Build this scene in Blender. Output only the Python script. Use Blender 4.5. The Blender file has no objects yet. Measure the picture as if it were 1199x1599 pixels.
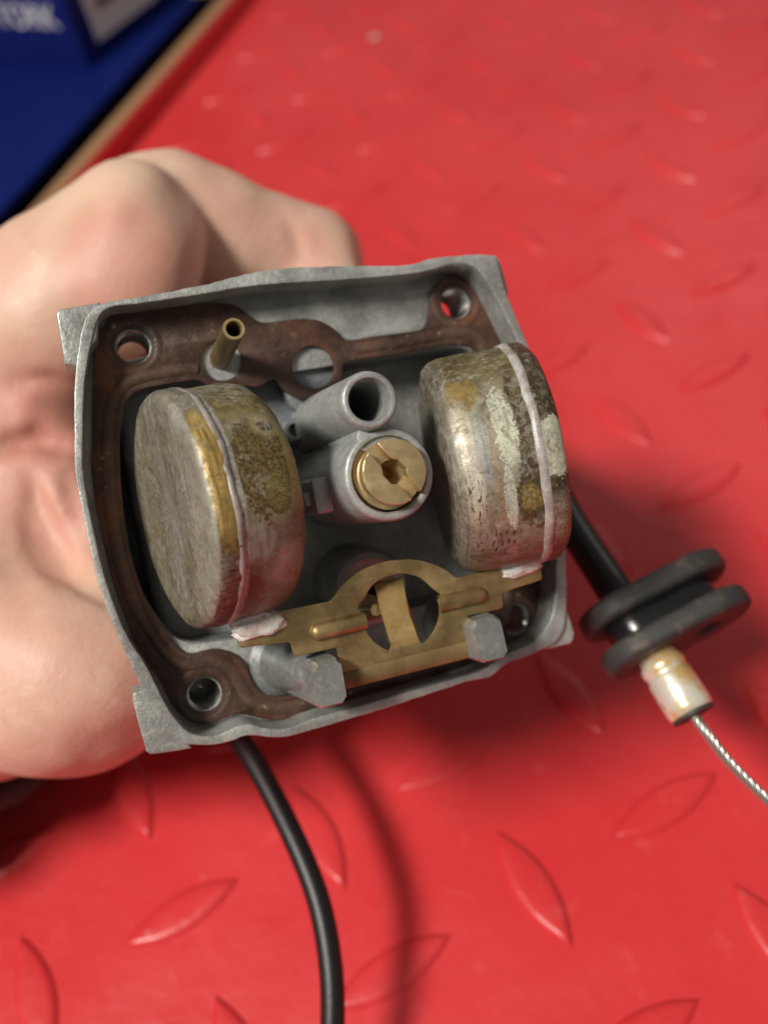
import bpy, bmesh, math, random
import numpy as np
from mathutils import Vector, Matrix, noise

# ------------------------------------------------------------------ camera, world, lamps, exposure
sc = bpy.context.scene
col = sc.collection
MM = 0.001                                    # everything below is laid out in millimetres

cam_data = bpy.data.cameras.new('camera')
cam = bpy.data.objects.new('camera', cam_data)
col.objects.link(cam)
cam.matrix_world = Matrix(((0.944171, -0.111773, 0.309915, 0.103180), (0.282441, 0.758898, -0.586772, -0.335771), (-0.169609, 0.641546, 0.748099, 0.173830), (0, 0, 0, 1)))
cam_data.sensor_fit = 'VERTICAL'
cam_data.sensor_height = 36.0
cam_data.lens = 36.0 * 1450.0 / 1599.0
cam_data.clip_start = 0.005
cam_data.clip_end = 20.0
cam_data.dof.use_dof = True
cam_data.dof.focus_distance = 0.1120
cam_data.dof.aperture_fstop = 13.5
cam_data.dof.aperture_blades = 0
sc.camera = cam

world = bpy.data.worlds.new('World')
sc.world = world
world.use_nodes = True
wb = world.node_tree.nodes['Background']
wb.inputs[0].default_value = (1.0, 0.95, 0.88, 1)
wb.inputs[1].default_value = 0.19

def area_lamp(name, loc, target, sx, sy, power, colour):
    d = bpy.data.lights.new(name, 'AREA')
    d.shape = 'RECTANGLE'; d.size = sx; d.size_y = sy; d.energy = power; d.color = colour
    o = bpy.data.objects.new(name, d); col.objects.link(o)
    o.location = loc
    o.rotation_euler = (Vector(target) - Vector(loc)).to_track_quat('-Z', 'Y').to_euler()
    return o
# the workshop's ceiling strip light, left; far lamp added for sheen on the mat
area_lamp('ceiling_strip_light', (-0.36, -0.86, 1.33), (0.05, -0.26, 0.06), 0.46, 0.20, 27.0, (1.0, 0.95, 0.86))
area_lamp('far_sheen_lamp', (0.35, 1.9, 1.75), (0.05, -0.1, 0.0), 1.4, 0.5, 3.5, (1.0, 0.95, 0.87))

sc.view_settings.view_transform = 'Standard'
sc.view_settings.look = 'None'
sc.view_settings.exposure = 0.0
sc.view_settings.gamma = 1.0
sc.view_settings.use_curve_mapping = False
sc.cycles.max_bounces = 8
try:
    sc.cycles.use_denoising = True
except Exception:
    pass

# ------------------------------------------------------------------ material helper
class Mat:
    def __init__(s, name, rough=0.5, metal=0.0, base=(0.5, 0.5, 0.5)):
        s.m = bpy.data.materials.new(name); s.m.use_nodes = True
        s.nt = s.m.node_tree; s.b = s.nt.nodes['Principled BSDF']
        s.set('Roughness', rough); s.set('Metallic', metal); s.set('Base Color', base)
        s._co = None
    def _in(s, sock, v):
        if hasattr(v, 'is_linked') or hasattr(v, 'links'):
            s.nt.links.new(v, sock)
        elif isinstance(v, (tuple, list)):
            v = tuple(v)
            if len(sock.default_value) == 4 and len(v) == 3: v = v + (1,)
            sock.default_value = v
        else:
            sock.default_value = v
    def set(s, k, v): s._in(s.b.inputs[k], v)
    def n(s, t): return s.nt.nodes.new(t)
    def co(s, kind='Object'):
        if s._co is None: s._co = s.n('ShaderNodeTexCoord')
        return s._co.outputs[kind]
    def mapping(s, vec, scale=(1, 1, 1), loc=(0, 0, 0)):
        m = s.n('ShaderNodeMapping'); s._in(m.inputs['Vector'], vec)
        m.inputs['Scale'].default_value = scale; m.inputs['Location'].default_value = loc
        return m.outputs[0]
    def noise(s, scale, detail=4, rough=0.6, vec=None, dist=0.0):
        t = s.n('ShaderNodeTexNoise'); s._in(t.inputs['Vector'], vec if vec is not None else s.co())
        t.inputs['Scale'].default_value = scale; t.inputs['Detail'].default_value = detail
        t.inputs['Roughness'].default_value = rough; t.inputs['Distortion'].default_value = dist
        return t.outputs['Fac']
    def ramp(s, fac, stops):
        r = s.n('ShaderNodeValToRGB'); s._in(r.inputs[0], fac)
        e = r.color_ramp.elements
        while len(e) < len(stops): e.new(0.5)
        for el, (p, c) in zip(e, stops):
            el.position = p
            el.color = (c, c, c, 1) if not isinstance(c, (tuple, list)) else tuple(c) + (1,)
        return r.outputs[0]
    def rng(s, v, a, b, c=0.0, d=1.0):
        r = s.n('ShaderNodeMapRange'); r.interpolation_type = 'SMOOTHSTEP'
        s._in(r.inputs[0], v)
        for i, x in enumerate((a, b, c, d)): r.inputs[i + 1].default_value = x
        return r.outputs[0]
    def math(s, op, a, b=0.0):
        m = s.n('ShaderNodeMath'); m.operation = op
        s._in(m.inputs[0], a); s._in(m.inputs[1], b); return m.outputs[0]
    def mix(s, f, a, b, mode='MIX'):
        m = s.n('ShaderNodeMix'); m.data_type = 'RGBA'; m.blend_type = mode
        s._in(m.inputs[0], f); s._in(m.inputs[6], a); s._in(m.inputs[7], b); return m.outputs[2]
    def sep(s, vec):
        x = s.n('ShaderNodeSeparateXYZ'); s._in(x.inputs[0], vec); return x.outputs
    def bump(s, h, dist, strength=1.0, prev=None):
        b = s.n('ShaderNodeBump'); b.inputs['Strength'].default_value = strength
        b.inputs['Distance'].default_value = dist; s._in(b.inputs['Height'], h)
        if prev is not None: s._in(b.inputs['Normal'], prev)
        s.nt.links.new(b.outputs[0], s.b.inputs['Normal']); return b.outputs[0]

def casting(name, lo, hi, rough=0.46, metal=0.45, grit=0.00009, gscale=2600):
    m = Mat(name, rough, metal)
    n1 = m.noise(110, 6, 0.7); n2 = m.noise(1500, 3, 0.6)
    c = m.mix(m.rng(n1, 0.35, 0.68), lo, hi)
    spots = m.rng(m.noise(520, 4, 0.7), 0.66, 0.74)
    c = m.mix(m.math('MULTIPLY', spots, 0.75), c, (0.045, 0.04, 0.034))
    c = m.mix(m.math('MULTIPLY', m.rng(n2, 0.50, 0.75), 0.22), c, (0.60, 0.60, 0.58))
    m.set('Base Color', c)
    m.set('Roughness', m.rng(n2, 0.3, 0.7, rough - 0.1, rough + 0.14))
    b = m.bump(m.noise(gscale, 2, 0.5), grit, 0.8)
    m.bump(n1, 0.00016, 0.5, b)
    return m.m

M = {}
M['cast'] = casting('cast_alloy_weathered', (0.26, 0.265, 0.25), (0.50, 0.51, 0.49))
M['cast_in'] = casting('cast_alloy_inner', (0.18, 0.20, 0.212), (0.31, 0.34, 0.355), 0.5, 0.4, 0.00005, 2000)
M['cast_post'] = casting('cast_alloy_post', (0.29, 0.30, 0.295), (0.45, 0.46, 0.45), 0.46, 0.4, 0.00006, 2000)

M['cast_smooth'] = casting('cast_alloy_smooth', (0.24, 0.25, 0.245), (0.36, 0.37, 0.36), 0.40, 0.55, 0.00002, 2400)
m = Mat('machined_bore', 0.25, 1.0, (0.62, 0.62, 0.60)); m.bump(m.noise(900, 2), 0.0001, 0.4); M['bore'] = m.m
m = Mat('dark_bore', 0.5, 0.6, (0.10, 0.10, 0.09)); M['dark'] = m.m

# brown paper gasket, rusty in patches
def gasket_mat(name, lo, hi, wear):
    m = Mat(name, 0.45, 0.0)
    a = m.noise(170, 6, 0.7); b = m.noise(75, 5, 0.65); d = m.noise(1100, 4, 0.7); e = m.noise(420, 5, 0.75)
    c = m.mix(m.rng(a, 0.32, 0.68), lo, hi)
    c = m.mix(m.math('MULTIPLY', m.rng(b, 0.52, 0.66), 0.65), c, (0.17, 0.066, 0.032))
    c = m.mix(m.math('MULTIPLY', m.rng(b, 0.46, 0.36), 0.6), c, (0.030, 0.018, 0.016))
    c = m.mix(m.math('MULTIPLY', m.rng(d, 0.58, 0.70), 0.30), c, (0.20, 0.15, 0.11))
    c = m.mix(m.math('MULTIPLY', m.rng(e, 0.60, 0.66), wear), c, (0.36, 0.28, 0.18))
    q_ = m.rng(m.noise(48, 5, 0.7, None, 0.8), 0.56, 0.66); c = m.mix(m.math('MULTIPLY', q_, m.rng(e, 0.42, 0.58)), c, (0.21, 0.085, 0.030))
    m.set('Base Color', c); m.set('Roughness', m.rng(a, 0.3, 0.7, 0.34, 0.6))
    q = m.bump(d, 0.00008, 0.7); m.bump(e, 0.00025, 0.6, q); return m.m
M['gasket'] = gasket_mat('gasket_rust_brown', (0.034, 0.017, 0.012), (0.086, 0.040, 0.026), 0.3)
M['bead'] = gasket_mat('gasket_bead', (0.050, 0.027, 0.019), (0.112, 0.060, 0.040), 0.75)

def brass(name, col_a, col_b, dirt=0.5, rough=0.3):
    m = Mat(name, rough, 0.8)
    a = m.noise(160, 5, 0.65); b = m.noise(800, 3, 0.6)
    c = m.mix(m.rng(a, 0.35, 0.7), col_a, col_b)
    c = m.mix(m.math('MULTIPLY', m.rng(m.noise(260, 5, 0.7), 0.5, 0.72), dirt), c, (0.14, 0.10, 0.045))
    m.set('Base Color', c); m.set('Roughness', m.rng(a, 0.3, 0.7, rough - 0.06, rough + 0.16))
    m.bump(b, 0.00004, 0.5); return m.m
M['brass'] = brass('brass_bright', (0.62, 0.47, 0.23), (0.76, 0.60, 0.33), 0.3, 0.33)
M['brass_dull'] = brass('brass_dull', (0.30, 0.215, 0.095), (0.47, 0.345, 0.165), 0.5, 0.42)
M['brass_tongue'] = brass('brass_lit', (0.62, 0.41, 0.15), (0.74, 0.52, 0.22), 0.35, 0.30)  # tongue brass coloured brighter to look more strongly lit

m = Mat('brass_knuckle', 0.62, 0.35)  # knuckle brass: colour darkened and surface roughened to subdue the mat's red reflection
a = m.noise(160, 5, 0.65); m.set('Base Color', m.mix(m.rng(a, 0.35, 0.7), (0.17, 0.115, 0.045), (0.27, 0.19, 0.085))); M['brass_knuckle'] = m.m
# the floats: brass shells overgrown with oxide.  UV = (millimetres along the axis, millimetres round it)
def float_mat(name, kind):
    m = Mat(name, 0.42, 0.5)
    uv = m.co('UV'); s = m.sep(uv); u, v = s[0], s[1]
    if kind == 'left': v = m.math('MULTIPLY', v, -1.0)
    nA = m.noise(0.22, 6, 0.65, uv, 0.6); nB = m.noise(0.8, 8, 0.72, uv, 0.4)
    nC = m.noise(2.4, 6, 0.72, uv); fine = m.noise(7.0, 4, 0.7, uv)
    st = m.noise(1.0, 6, 0.7, m.mapping(uv, (1.9, 0.16, 1)))
    hs = m.noise(1.0, 5, 0.7, m.mapping(uv, (0.5, 2.2, 1)))
    dB = m.math('SUBTRACT', nB, 0.5); dC = m.math('SUBTRACT', nC, 0.5)
    def both(a, b): return m.math('MULTIPLY', a, b)
    def blob(u0, v0, ru, rv, amt=1.0, soft=0.12, wob=1.6, p=2.0):
        a = m.math('POWER', m.math('ABSOLUTE', m.math('DIVIDE', m.math('SUBTRACT', u, u0), ru)), p)
        b = m.math('POWER', m.math('ABSOLUTE', m.math('DIVIDE', m.math('SUBTRACT', v, v0), rv)), p)
        d = m.math('ADD', m.math('ADD', a, b), m.math('ADD', m.math('MULTIPLY', dB, wob * 1.6), m.math('MULTIPLY', dC, wob * 0.9)))
        return both(m.rng(d, 1.0 + soft, 1.0 - soft), amt)
    def put(c, mask, col_): return m.mix(mask, c, col_)
    def mot(a, b, n=nC, lo=0.42, hi=0.58): return m.mix(m.rng(n, lo, hi), a, b)
    if kind == 'left':
        c = mot((0.170, 0.128, 0.048), (0.235, 0.185, 0.082), nB)                         # olive brass
        c = put(c, both(m.rng(nC, 0.60, 0.66), 0.7), (0.50, 0.46, 0.30))
        c = put(c, both(m.rng(v, 13.0, 18.5), m.rng(hs, 0.38, 0.55)), (0.36, 0.35, 0.295))
        low = m.rng(m.math('ADD', v, m.math('MULTIPLY', dB, 10)), -0.5, -4.5)
        c = put(c, low, mot((0.160, 0.145, 0.105), (0.235, 0.222, 0.175), nA, 0.36, 0.62))
        c = put(c, both(low, blob(4.4, -15, 2.0, 7, 0.8, 0.5)), (0.115, 0.048, 0.038))
        c = put(c, blob(9.5, -9.5, 2.4, 3.0, 0.75, 0.4), (0.37, 0.35, 0.315))
        c = put(c, blob(5.2, -5.5, 2.2, 2.6, 0.8, 0.35), (0.33, 0.32, 0.29))
        c = put(c, blob(7.2, 3.4, 4.0, 6.6, 0.85, 0.25, 1.8, 2.2), mot((0.40, 0.38, 0.30), (0.30, 0.26, 0.16)))
        c = put(c, blob(7.3, 3.4, 3.5, 6.0, 1.0, 0.12, 2.2, 2.2), mot((0.068, 0.050, 0.021), (0.205, 0.135, 0.045)))
        c = put(c, blob(8.6, 0.3, 1.6, 2.2, 1.0, 0.3, 1.5), mot((0.030, 0.026, 0.016), (0.34, 0.26, 0.075), fine))
        c = put(c, blob(10.9, 2.0, 0.6, 6.0, 0.9, 0.4, 1.2), (0.33, 0.215, 0.065))
        c = put(c, blob(9.2, 8.4, 1.8, 1.5, 0.7, 0.5, 2.4), (0.36, 0.29, 0.14))
        c = put(c, blob(9.1, 8.3, 0.95, 0.7, 0.9, 0.4, 1.4), (0.075, 0.042, 0.048))
        c = put(c, blob(3.5, 2.0, 0.75, 22, 0.9, 0.15, 1.3), mot((0.30, 0.285, 0.265), (0.47, 0.455, 0.43)))
        side = m.rng(u, 3.0, 2.9)                                                          # short wall of the lid
        sc_ = mot((0.135, 0.088, 0.030), (0.26, 0.175, 0.055), nB)
        sc_ = put(sc_, both(m.rng(v, 9.5, 13.0), 0.9), (0.25, 0.235, 0.195))
        sc_ = put(sc_, both(blob(1.6, 4.0, 1.9, 8.0, 1.0, 0.25, 0.9), m.rng(nB, 0.60, 0.47)), mot((0.27, 0.165, 0.045), (0.62, 0.43, 0.14), st, 0.42, 0.60))
        sc_ = put(sc_, m.rng(m.math('ADD', v, m.math('MULTIPLY', dB, 8)), -4.5, -7.0), mot((0.075, 0.055, 0.035), (0.20, 0.175, 0.145), hs))
        sc_ = put(sc_, both(m.rng(v, -11.0, -15.0), 0.85), (0.085, 0.026, 0.018))
        c = put(c, side, sc_)
        # flat outer face: long smears running down it
        o = m.sep(m.co()); w = m.math('ADD', m.math('MULTIPLY', o[2], 1000.0), m.math('MULTIPLY', m.math('SUBTRACT', m.noise(1.0, 5, 0.65, m.mapping(m.co(), (210, 60, 210)), 0.8), 0.5), 17.0))
        fm = m.noise(1.0, 6, 0.7, m.mapping(m.co(), (900, 110, 900)))
        face = m.ramp(m.rng(w, -4.0, 26.0), [(0.0, (0.22, 0.18, 0.115)), (0.22, (0.26, 0.225, 0.165)), (0.34, (0.175, 0.158, 0.125)), (0.45, (0.31, 0.31, 0.295)), (0.54, (0.20, 0.185, 0.15)),
                                           (0.66, (0.155, 0.130, 0.095)), (0.76, (0.23, 0.21, 0.175)), (0.86, (0.40, 0.385, 0.35)), (1.0, (0.34, 0.325, 0.29))])
        blot = mot((0.175, 0.142, 0.078), (0.37, 0.355, 0.30), m.noise(170, 7, 0.68, None, 1.2), 0.40, 0.62)
        face = m.mix(0.38, face, blot)
        face = m.mix(both(m.rng(fm, 0.35, 0.65), 0.35), face, m.mix(0.5, face, (0.46, 0.44, 0.39)))
        face = m.mix(both(m.rng(fm, 0.62, 0.50), both(m.rng(nB, 0.5, 0.6), 0.5)), face, (0.13, 0.105, 0.065))
        c = put(c, m.rng(m.math('ADD', u, m.math('MULTIPLY', dC, 1.0)), 0.55, 0.15), face)
    else:
        c = mot(mot((0.205, 0.175, 0.110), (0.29, 0.262, 0.190), nA), (0.35, 0.325, 0.255), nB, 0.42, 0.75)
        top = m.rng(m.math('ADD', v, m.math('MULTIPLY', dB, 9)), 8.5, 12.0)
        c = put(c, top, mot(mot((0.115, 0.088, 0.040), (0.20, 0.165, 0.085), nA), (0.27, 0.235, 0.14), nB, 0.48, 0.70))
        c = put(c, both(top, m.rng(hs, 0.60, 0.66)), (0.62, 0.61, 0.47))
        c = put(c, blob(11.0, 9.5, 2.2, 2.4, 0.9, 0.5), (0.30, 0.20, 0.06))
        c = put(c, blob(12.2, 0.0, 1.9, 8.5, 0.95, 0.45, 1.4), mot((0.46, 0.40, 0.315), (0.62, 0.57, 0.48), st))
        c = put(c, blob(9.6, 1.5, 1.5, 4.5, 0.85, 0.4), (0.37, 0.365, 0.35))
        c = put(c, blob(8.6, -3.0, 0.7, 8.0, 0.7, 0.4), (0.36, 0.255, 0.155))
        c = put(c, both(m.rng(m.math('ADD', v, m.math('MULTIPLY', dB, 8)), -7.0, -10.5), 0.9), mot((0.185, 0.165, 0.115), (0.27, 0.25, 0.195), nA))
        c = put(c, both(blob(9.5, -11.5, 3.2, 3.0, 1.0, 0.4), m.rng(m.noise(1.0, 4, 0.6, m.mapping(uv, (2.6, 0.75, 1))), 0.56, 0.60)), (0.050, 0.036, 0.022))
        c = put(c, both(blob(12.0, -4.5, 1.6, 3.5, 1.0, 0.4), m.rng(m.noise(1.0, 4, 0.6, m.mapping(uv, (2.2, 0.8, 1), (4, 2, 0))), 0.55, 0.60)), (0.10, 0.060, 0.028))
        c = put(c, blob(4.7, 0.5, 1.5, 10.0, 0.95, 0.15, 1.0, 3.0), mot((0.070, 0.048, 0.022), (0.19, 0.165, 0.125), nB))
        c = put(c, blob(5.0, -5.4, 2.1, 3.4, 0.95, 0.25, 1.8), mot((0.10, 0.074, 0.028), (0.045, 0.034, 0.018), nB))
        c = put(c, blob(5.2, -5.4, 1.2, 1.8, 0.85, 0.5, 2.6), mot((0.36, 0.265, 0.075), (0.20, 0.145, 0.04)))
        c = put(c, blob(6.9, 4.0, 1.35, 5.4, 1.0, 0.10, 2.4, 2.2), mot((0.60, 0.62, 0.50), (0.34, 0.33, 0.26), nC, 0.50, 0.62))
        c = put(c, blob(7.6, -5.0, 0.75, 4.6, 1.0, 0.06, 1.8), mot((0.58, 0.60, 0.50), (0.36, 0.34, 0.28), nC, 0.48, 0.60))
        c = put(c, both(m.rng(u, 11.8, 13.6), 0.7), mot((0.11, 0.095, 0.075), (0.30, 0.29, 0.265), st))
        face = mot((0.050, 0.035, 0.019), (0.125, 0.100, 0.062), nB, 0.45, 0.6)
        face = put(face, both(m.rng(nC, 0.61, 0.64), 0.9), (0.58, 0.56, 0.44))
        face = put(face, blob(1.2, 0.4, 2.6, 3.7, 1.0, 0.06, 1.1), mot((0.58, 0.60, 0.48), (0.45, 0.45, 0.35)))
        face = put(face, both(m.rng(m.math('ADD', v, m.math('MULTIPLY', dB, 5)), -4.5, -7.0), 0.85), mot((0.19, 0.155, 0.10), (0.33, 0.30, 0.235)))
        face = put(face, both(m.rng(v, -11.0, -14.5), 0.85), (0.13, 0.050, 0.026))
        c = put(c, m.rng(u, 3.0, 2.9), face)
    c = m.mix(both(m.rng(fine, 0.65, 0.72), 0.5), c, (0.50, 0.49, 0.42))
    nD = m.noise(0.45, 7, 0.72, uv, 1.0)                                                # chalky bloom and olive tarnish over everything
    c = m.mix(both(m.rng(nD, 0.55, 0.64), 0.55), c, mot((0.33, 0.315, 0.25), (0.50, 0.485, 0.41)))
    c = m.mix(both(m.rng(nD, 0.45, 0.37), 0.60), c, mot((0.13, 0.098, 0.036), (0.24, 0.185, 0.07)))
    c = m.mix(1.0, c, (0.88, 0.88, 0.85), 'MULTIPLY')
    grime = both(m.rng(nA, 0.52, 0.42), m.rng(st, 0.46, 0.60)); c = m.mix(both(grime, 0.45), c, (0.10, 0.08, 0.05))
    m.set('Base Color', c)
    m.set('Metallic', m.rng(nB, 0.40, 0.60, 0.42, 0.10)); m.set('Roughness', m.rng(nB, 0.35, 0.65, 0.30, 0.55))
    b = m.bump(nB, 0.00010, 0.5); b = m.bump(nC, 0.00007, 0.5, b); m.bump(fine, 0.00003, 0.6, b)
    return m.m
M['float_left'] = float_mat('float_oxide_grey_gold', 'left')
M['float_right'] = float_mat('float_oxide_mint_brown', 'right')
m = Mat('float_seam_solder', 0.5, 0.25)
a = m.noise(400, 5, 0.7)
m.set('Base Color', m.mix(m.rng(a, 0.35, 0.65), (0.30, 0.27, 0.24), (0.52, 0.50, 0.485))); m.bump(a, 0.0002, 0.8); M['seam_pale'] = m.m
m = Mat('float_seam_grey', 0.5, 0.35)
a = m.noise(300, 5, 0.7)
m.set('Base Color', m.mix(m.rng(a, 0.35, 0.65), (0.25, 0.225, 0.20), (0.43, 0.41, 0.39))); m.bump(a, 0.0002, 0.8); M['seam_grey'] = m.m
m = Mat('solder_crust', 0.6, 0.1)
a = m.noise(500, 5, 0.7); b = m.noise(250, 4, 0.6)
c = m.mix(m.rng(a, 0.3, 0.6), (0.60, 0.57, 0.48), (0.82, 0.82, 0.78))
c = m.mix(m.rng(b, 0.58, 0.68), c, (0.40, 0.30, 0.12)); m.set('Base Color', c); m.bump(a, 0.0004, 0.9); M['solder'] = m.m

# skin
m = Mat('skin', 0.50, 0.0)
a = m.noise(34, 4, 0.6); b = m.noise(1300, 4, 0.65); d = m.noise(120, 5, 0.65); e = m.noise(420, 4, 0.6)
c = m.mix(m.rng(a, 0.34, 0.66), (0.67, 0.465, 0.345), (0.645, 0.385, 0.295))
c = m.mix(m.math('MULTIPLY', m.rng(d, 0.52, 0.72), 0.5), c, (0.76, 0.59, 0.455))
c = m.mix(m.math('MULTIPLY', m.rng(e, 0.55, 0.72), 0.22), c, (0.50, 0.24, 0.17))
for (px, py, pz, rad, am) in [(0.0495, 0.039, 0.0436, 0.016, 0.65), (0.032, 0.0254, 0.0268, 0.018, 0.7), (0.0431, 0.0105, 0.0212, 0.022, 0.65), (0.0574, -0.0188, 0.0016, 0.024, 0.45), (0.069, 0.0636, 0.032, 0.01, 0.45), (0.0477, -0.0146, 0.0224, 0.014, 0.25)]:
    vd = m.n('ShaderNodeVectorMath'); vd.operation = 'DISTANCE'; m._in(vd.inputs[0], m.co()); vd.inputs[1].default_value = (px, py, pz)
    wob = m.math('ADD', vd.outputs['Value'], m.math('MULTIPLY', m.math('SUBTRACT', a, 0.5), 0.018))
    c = m.mix(m.math('MULTIPLY', m.rng(wob, rad, rad * 0.25), am), c, (0.54, 0.205, 0.160))
m.set('Base Color', c)
m.set('Subsurface Weight', 0.18); m.set('Subsurface Radius', (0.0030, 0.0012, 0.0006)); m.set('Subsurface Scale', 1.0)
vo = m.n('ShaderNodeTexVoronoi'); vo.feature = 'DISTANCE_TO_EDGE'; m._in(vo.inputs['Vector'], m.mapping(m.co(), (1, 0.6, 1))); vo.inputs['Scale'].default_value = 900
lines = m.noise(1.0, 4, 0.6, m.mapping(m.co(), (420, 90, 420)), 0.6)
bb = m.bump(m.rng(vo.outputs['Distance'], 0.0, 0.12), 0.00005, 0.4); bb = m.bump(b, 0.00012, 0.5, bb)
bb = m.bump(lines, 0.0003, 0.3, bb); m.bump(d, 0.0004, 0.4, bb); M['skin'] = m.m
m = Mat('sleeve_knit', 0.95, 0.0, (0.035, 0.034, 0.035)); a = m.noise(900, 3); m.set('Base Color', m.mix(a, (0.012, 0.012, 0.013), (0.10, 0.098, 0.095))); m.bump(a, 0.001, 0.8); M['sleeve'] = m.m

# red tread mat
m = Mat('red_vinyl_mat', 0.34, 0.0)
m._co = m.n('ShaderNodeNewGeometry'); m.co = lambda kind='Object', g_=m._co: g_.outputs['Position']
a = m.noise(14, 5, 0.6); b = m.noise(140, 4, 0.65); d = m.noise(1400, 2, 0.5); g = m.noise(40, 5, 0.7)
c = m.mix(m.rng(a, 0.3, 0.7), (0.56, 0.028, 0.033), (0.62, 0.042, 0.047))
c = m.mix(m.math('MULTIPLY', m.rng(b, 0.60, 0.72), 0.22), c, (0.72, 0.13, 0.13))
c = m.mix(m.math('MULTIPLY', m.rng(g, 0.66, 0.76), 0.35), c, (0.36, 0.02, 0.022))
sp = m.noise(260, 3, 0.5); c = m.mix(m.math('MULTIPLY', m.rng(sp, 0.73, 0.77), 0.5), c, (0.75, 0.30, 0.28))
sp2 = m.noise(190, 3, 0.5, m.mapping(m.co(), (1, 1, 1), (3, 7, 0))); c = m.mix(m.math('MULTIPLY', m.rng(sp2, 0.73, 0.77), 0.6), c, (0.22, 0.02, 0.02))
scr = m.noise(1.0, 3, 0.5, m.mapping(m.co(), (25, 300, 25))); c = m.mix(m.math('MULTIPLY', m.rng(scr, 0.68, 0.74), 0.18), c, (0.70, 0.14, 0.14))
m.set('Base Color', c); m.set('Roughness', m.rng(g, 0.3, 0.7, 0.27, 0.40)); m.set('Specular IOR Level', 0.38)
q = m.bump(d, 0.00006, 0.5); q = m.bump(b, 0.0004, 0.25, q); m.bump(a, 0.006, 0.25, q); M['mat'] = m.m

m = Mat('pale_plywood', 0.6)
a = m.noise(30, 5, 0.6, m.mapping(m.co(), (6, 0.4, 6)))
m.set('Base Color', m.mix(a, (0.22, 0.115, 0.052), (0.36, 0.205, 0.10))); M['wood'] = m.m
m = Mat('dark_underfloor', 0.9, 0, (0.012, 0.010, 0.009)); M['black'] = m.m
m = Mat('blue_plastic', 0.55); a = m.noise(20, 3); m.set('Base Color', m.mix(a, (0.0015, 0.007, 0.085), (0.003, 0.011, 0.12))); m.set('Specular IOR Level', 0.15); M['blue'] = m.m
m = Mat('blue_card', 0.45); a = m.noise(25, 3); m.set('Base Color', m.mix(a, (0.007, 0.012, 0.115), (0.011, 0.018, 0.17))); m.set('Specular IOR Level', 0.2); M['card'] = m.m
m = Mat('label_paper', 0.6); a = m.noise(60, 3); m.set('Base Color', m.mix(a, (0.62, 0.56, 0.58), (0.74, 0.69, 0.70))); M['paper'] = m.m
m = Mat('print_white', 0.6, 0, (0.75, 0.73, 0.74)); M['print_white'] = m.m
m = Mat('print_dark', 0.6, 0, (0.08, 0.07, 0.09)); M['print_dark'] = m.m
m = Mat('print_blue', 0.5, 0, (0.05, 0.05, 0.20)); M['card_edge'] = m.m

def rubber(name, lo, hi, rough, grime=0.0):
    m = Mat(name, rough); a = m.noise(220, 5, 0.65); b = m.noise(1200, 3, 0.6)
    c = m.mix(a, lo, hi)
    if grime: c = m.mix(m.math('MULTIPLY', m.rng(m.noise(300, 5, 0.7), 0.5, 0.68), grime), c, (0.11, 0.075, 0.05))
    m.set('Base Color', c); m.bump(b, 0.00006, 0.6); return m.m
M['hose'] = rubber('hose_rubber', (0.004, 0.004, 0.005), (0.009, 0.009, 0.010), 0.42)
M['housing'] = rubber('cable_housing_gloss', (0.005, 0.005, 0.006), (0.011, 0.011, 0.012), 0.22)
M['grommet'] = rubber('grommet_rubber', (0.016, 0.016, 0.016), (0.045, 0.043, 0.041), 0.6, 0.7)
m = Mat('ferrule_gilt', 0.30, 0.45)
a = m.noise(170, 3, 0.5); b = m.noise(500, 4, 0.6)
c = m.mix(m.rng(a, 0.48, 0.62), (0.80, 0.77, 0.66), (0.72, 0.47, 0.19)); c = m.mix(m.rng(b, 0.66, 0.74), c, (0.28, 0.17, 0.08))
m.set('Base Color', c); m.bump(a, 0.0006, 0.7); M['ferrule'] = m.m
m = Mat('steel_wire', 0.30, 0.9, (0.55, 0.53, 0.49)); M['wire'] = m.m
m = Mat('crumb_grit', 0.8, 0, (0.45, 0.36, 0.30)); M['crumb'] = m.m
m = Mat('pale_grey_plastic', 0.5, 0, (0.55, 0.55, 0.53)); M['greyplastic'] = m.m

# ------------------------------------------------------------------ geometry helpers (millimetres in, metres out)
def tag(o, label, cat, group=None):
    o['label'] = label; o['category'] = cat
    if group: o['group'] = group
    return o
def finish(name, me, mat, parent=None, sharp=40):
    for p in me.polygons: p.use_smooth = True
    if sharp: me.set_sharp_from_angle(angle=math.radians(sharp))
    me.materials.clear(); me.materials.append(mat)
    o = bpy.data.objects.new(name, me); col.objects.link(o)
    if parent is not None: o.parent = parent
    return o
def mesh(name, vs, fs, uvs=None):
    me = bpy.data.meshes.new(name)
    me.from_pydata([tuple(c * MM for c in v) for v in vs], [], [tuple(f) for f in fs])
    if uvs is not None:
        l = me.uv_layers.new(name='UVMap')
        vi = np.empty(len(me.loops), dtype=np.int32); me.loops.foreach_get('vertex_index', vi)
        l.data.foreach_set('uv', np.array(uvs, dtype=np.float32)[vi].ravel())
    me.validate(); me.update(); return me
class Acc:                                                    # collects the pieces of ONE part
    def __init__(s): s.v = []; s.f = []; s.uv = []
    def add(s, vs, fs, uvs=None):
        k = len(s.v); s.v += [tuple(v) for v in vs]; s.f += [tuple(i + k for i in f) for f in fs]
        s.uv += list(uvs) if uvs is not None else [(0, 0)] * len(vs)
        return s
    def obj(s, name, mat, parent=None, sharp=40, uv=False):
        return finish(name, mesh(name, s.v, s.f, s.uv if uv else None), mat, parent, sharp)
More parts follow.
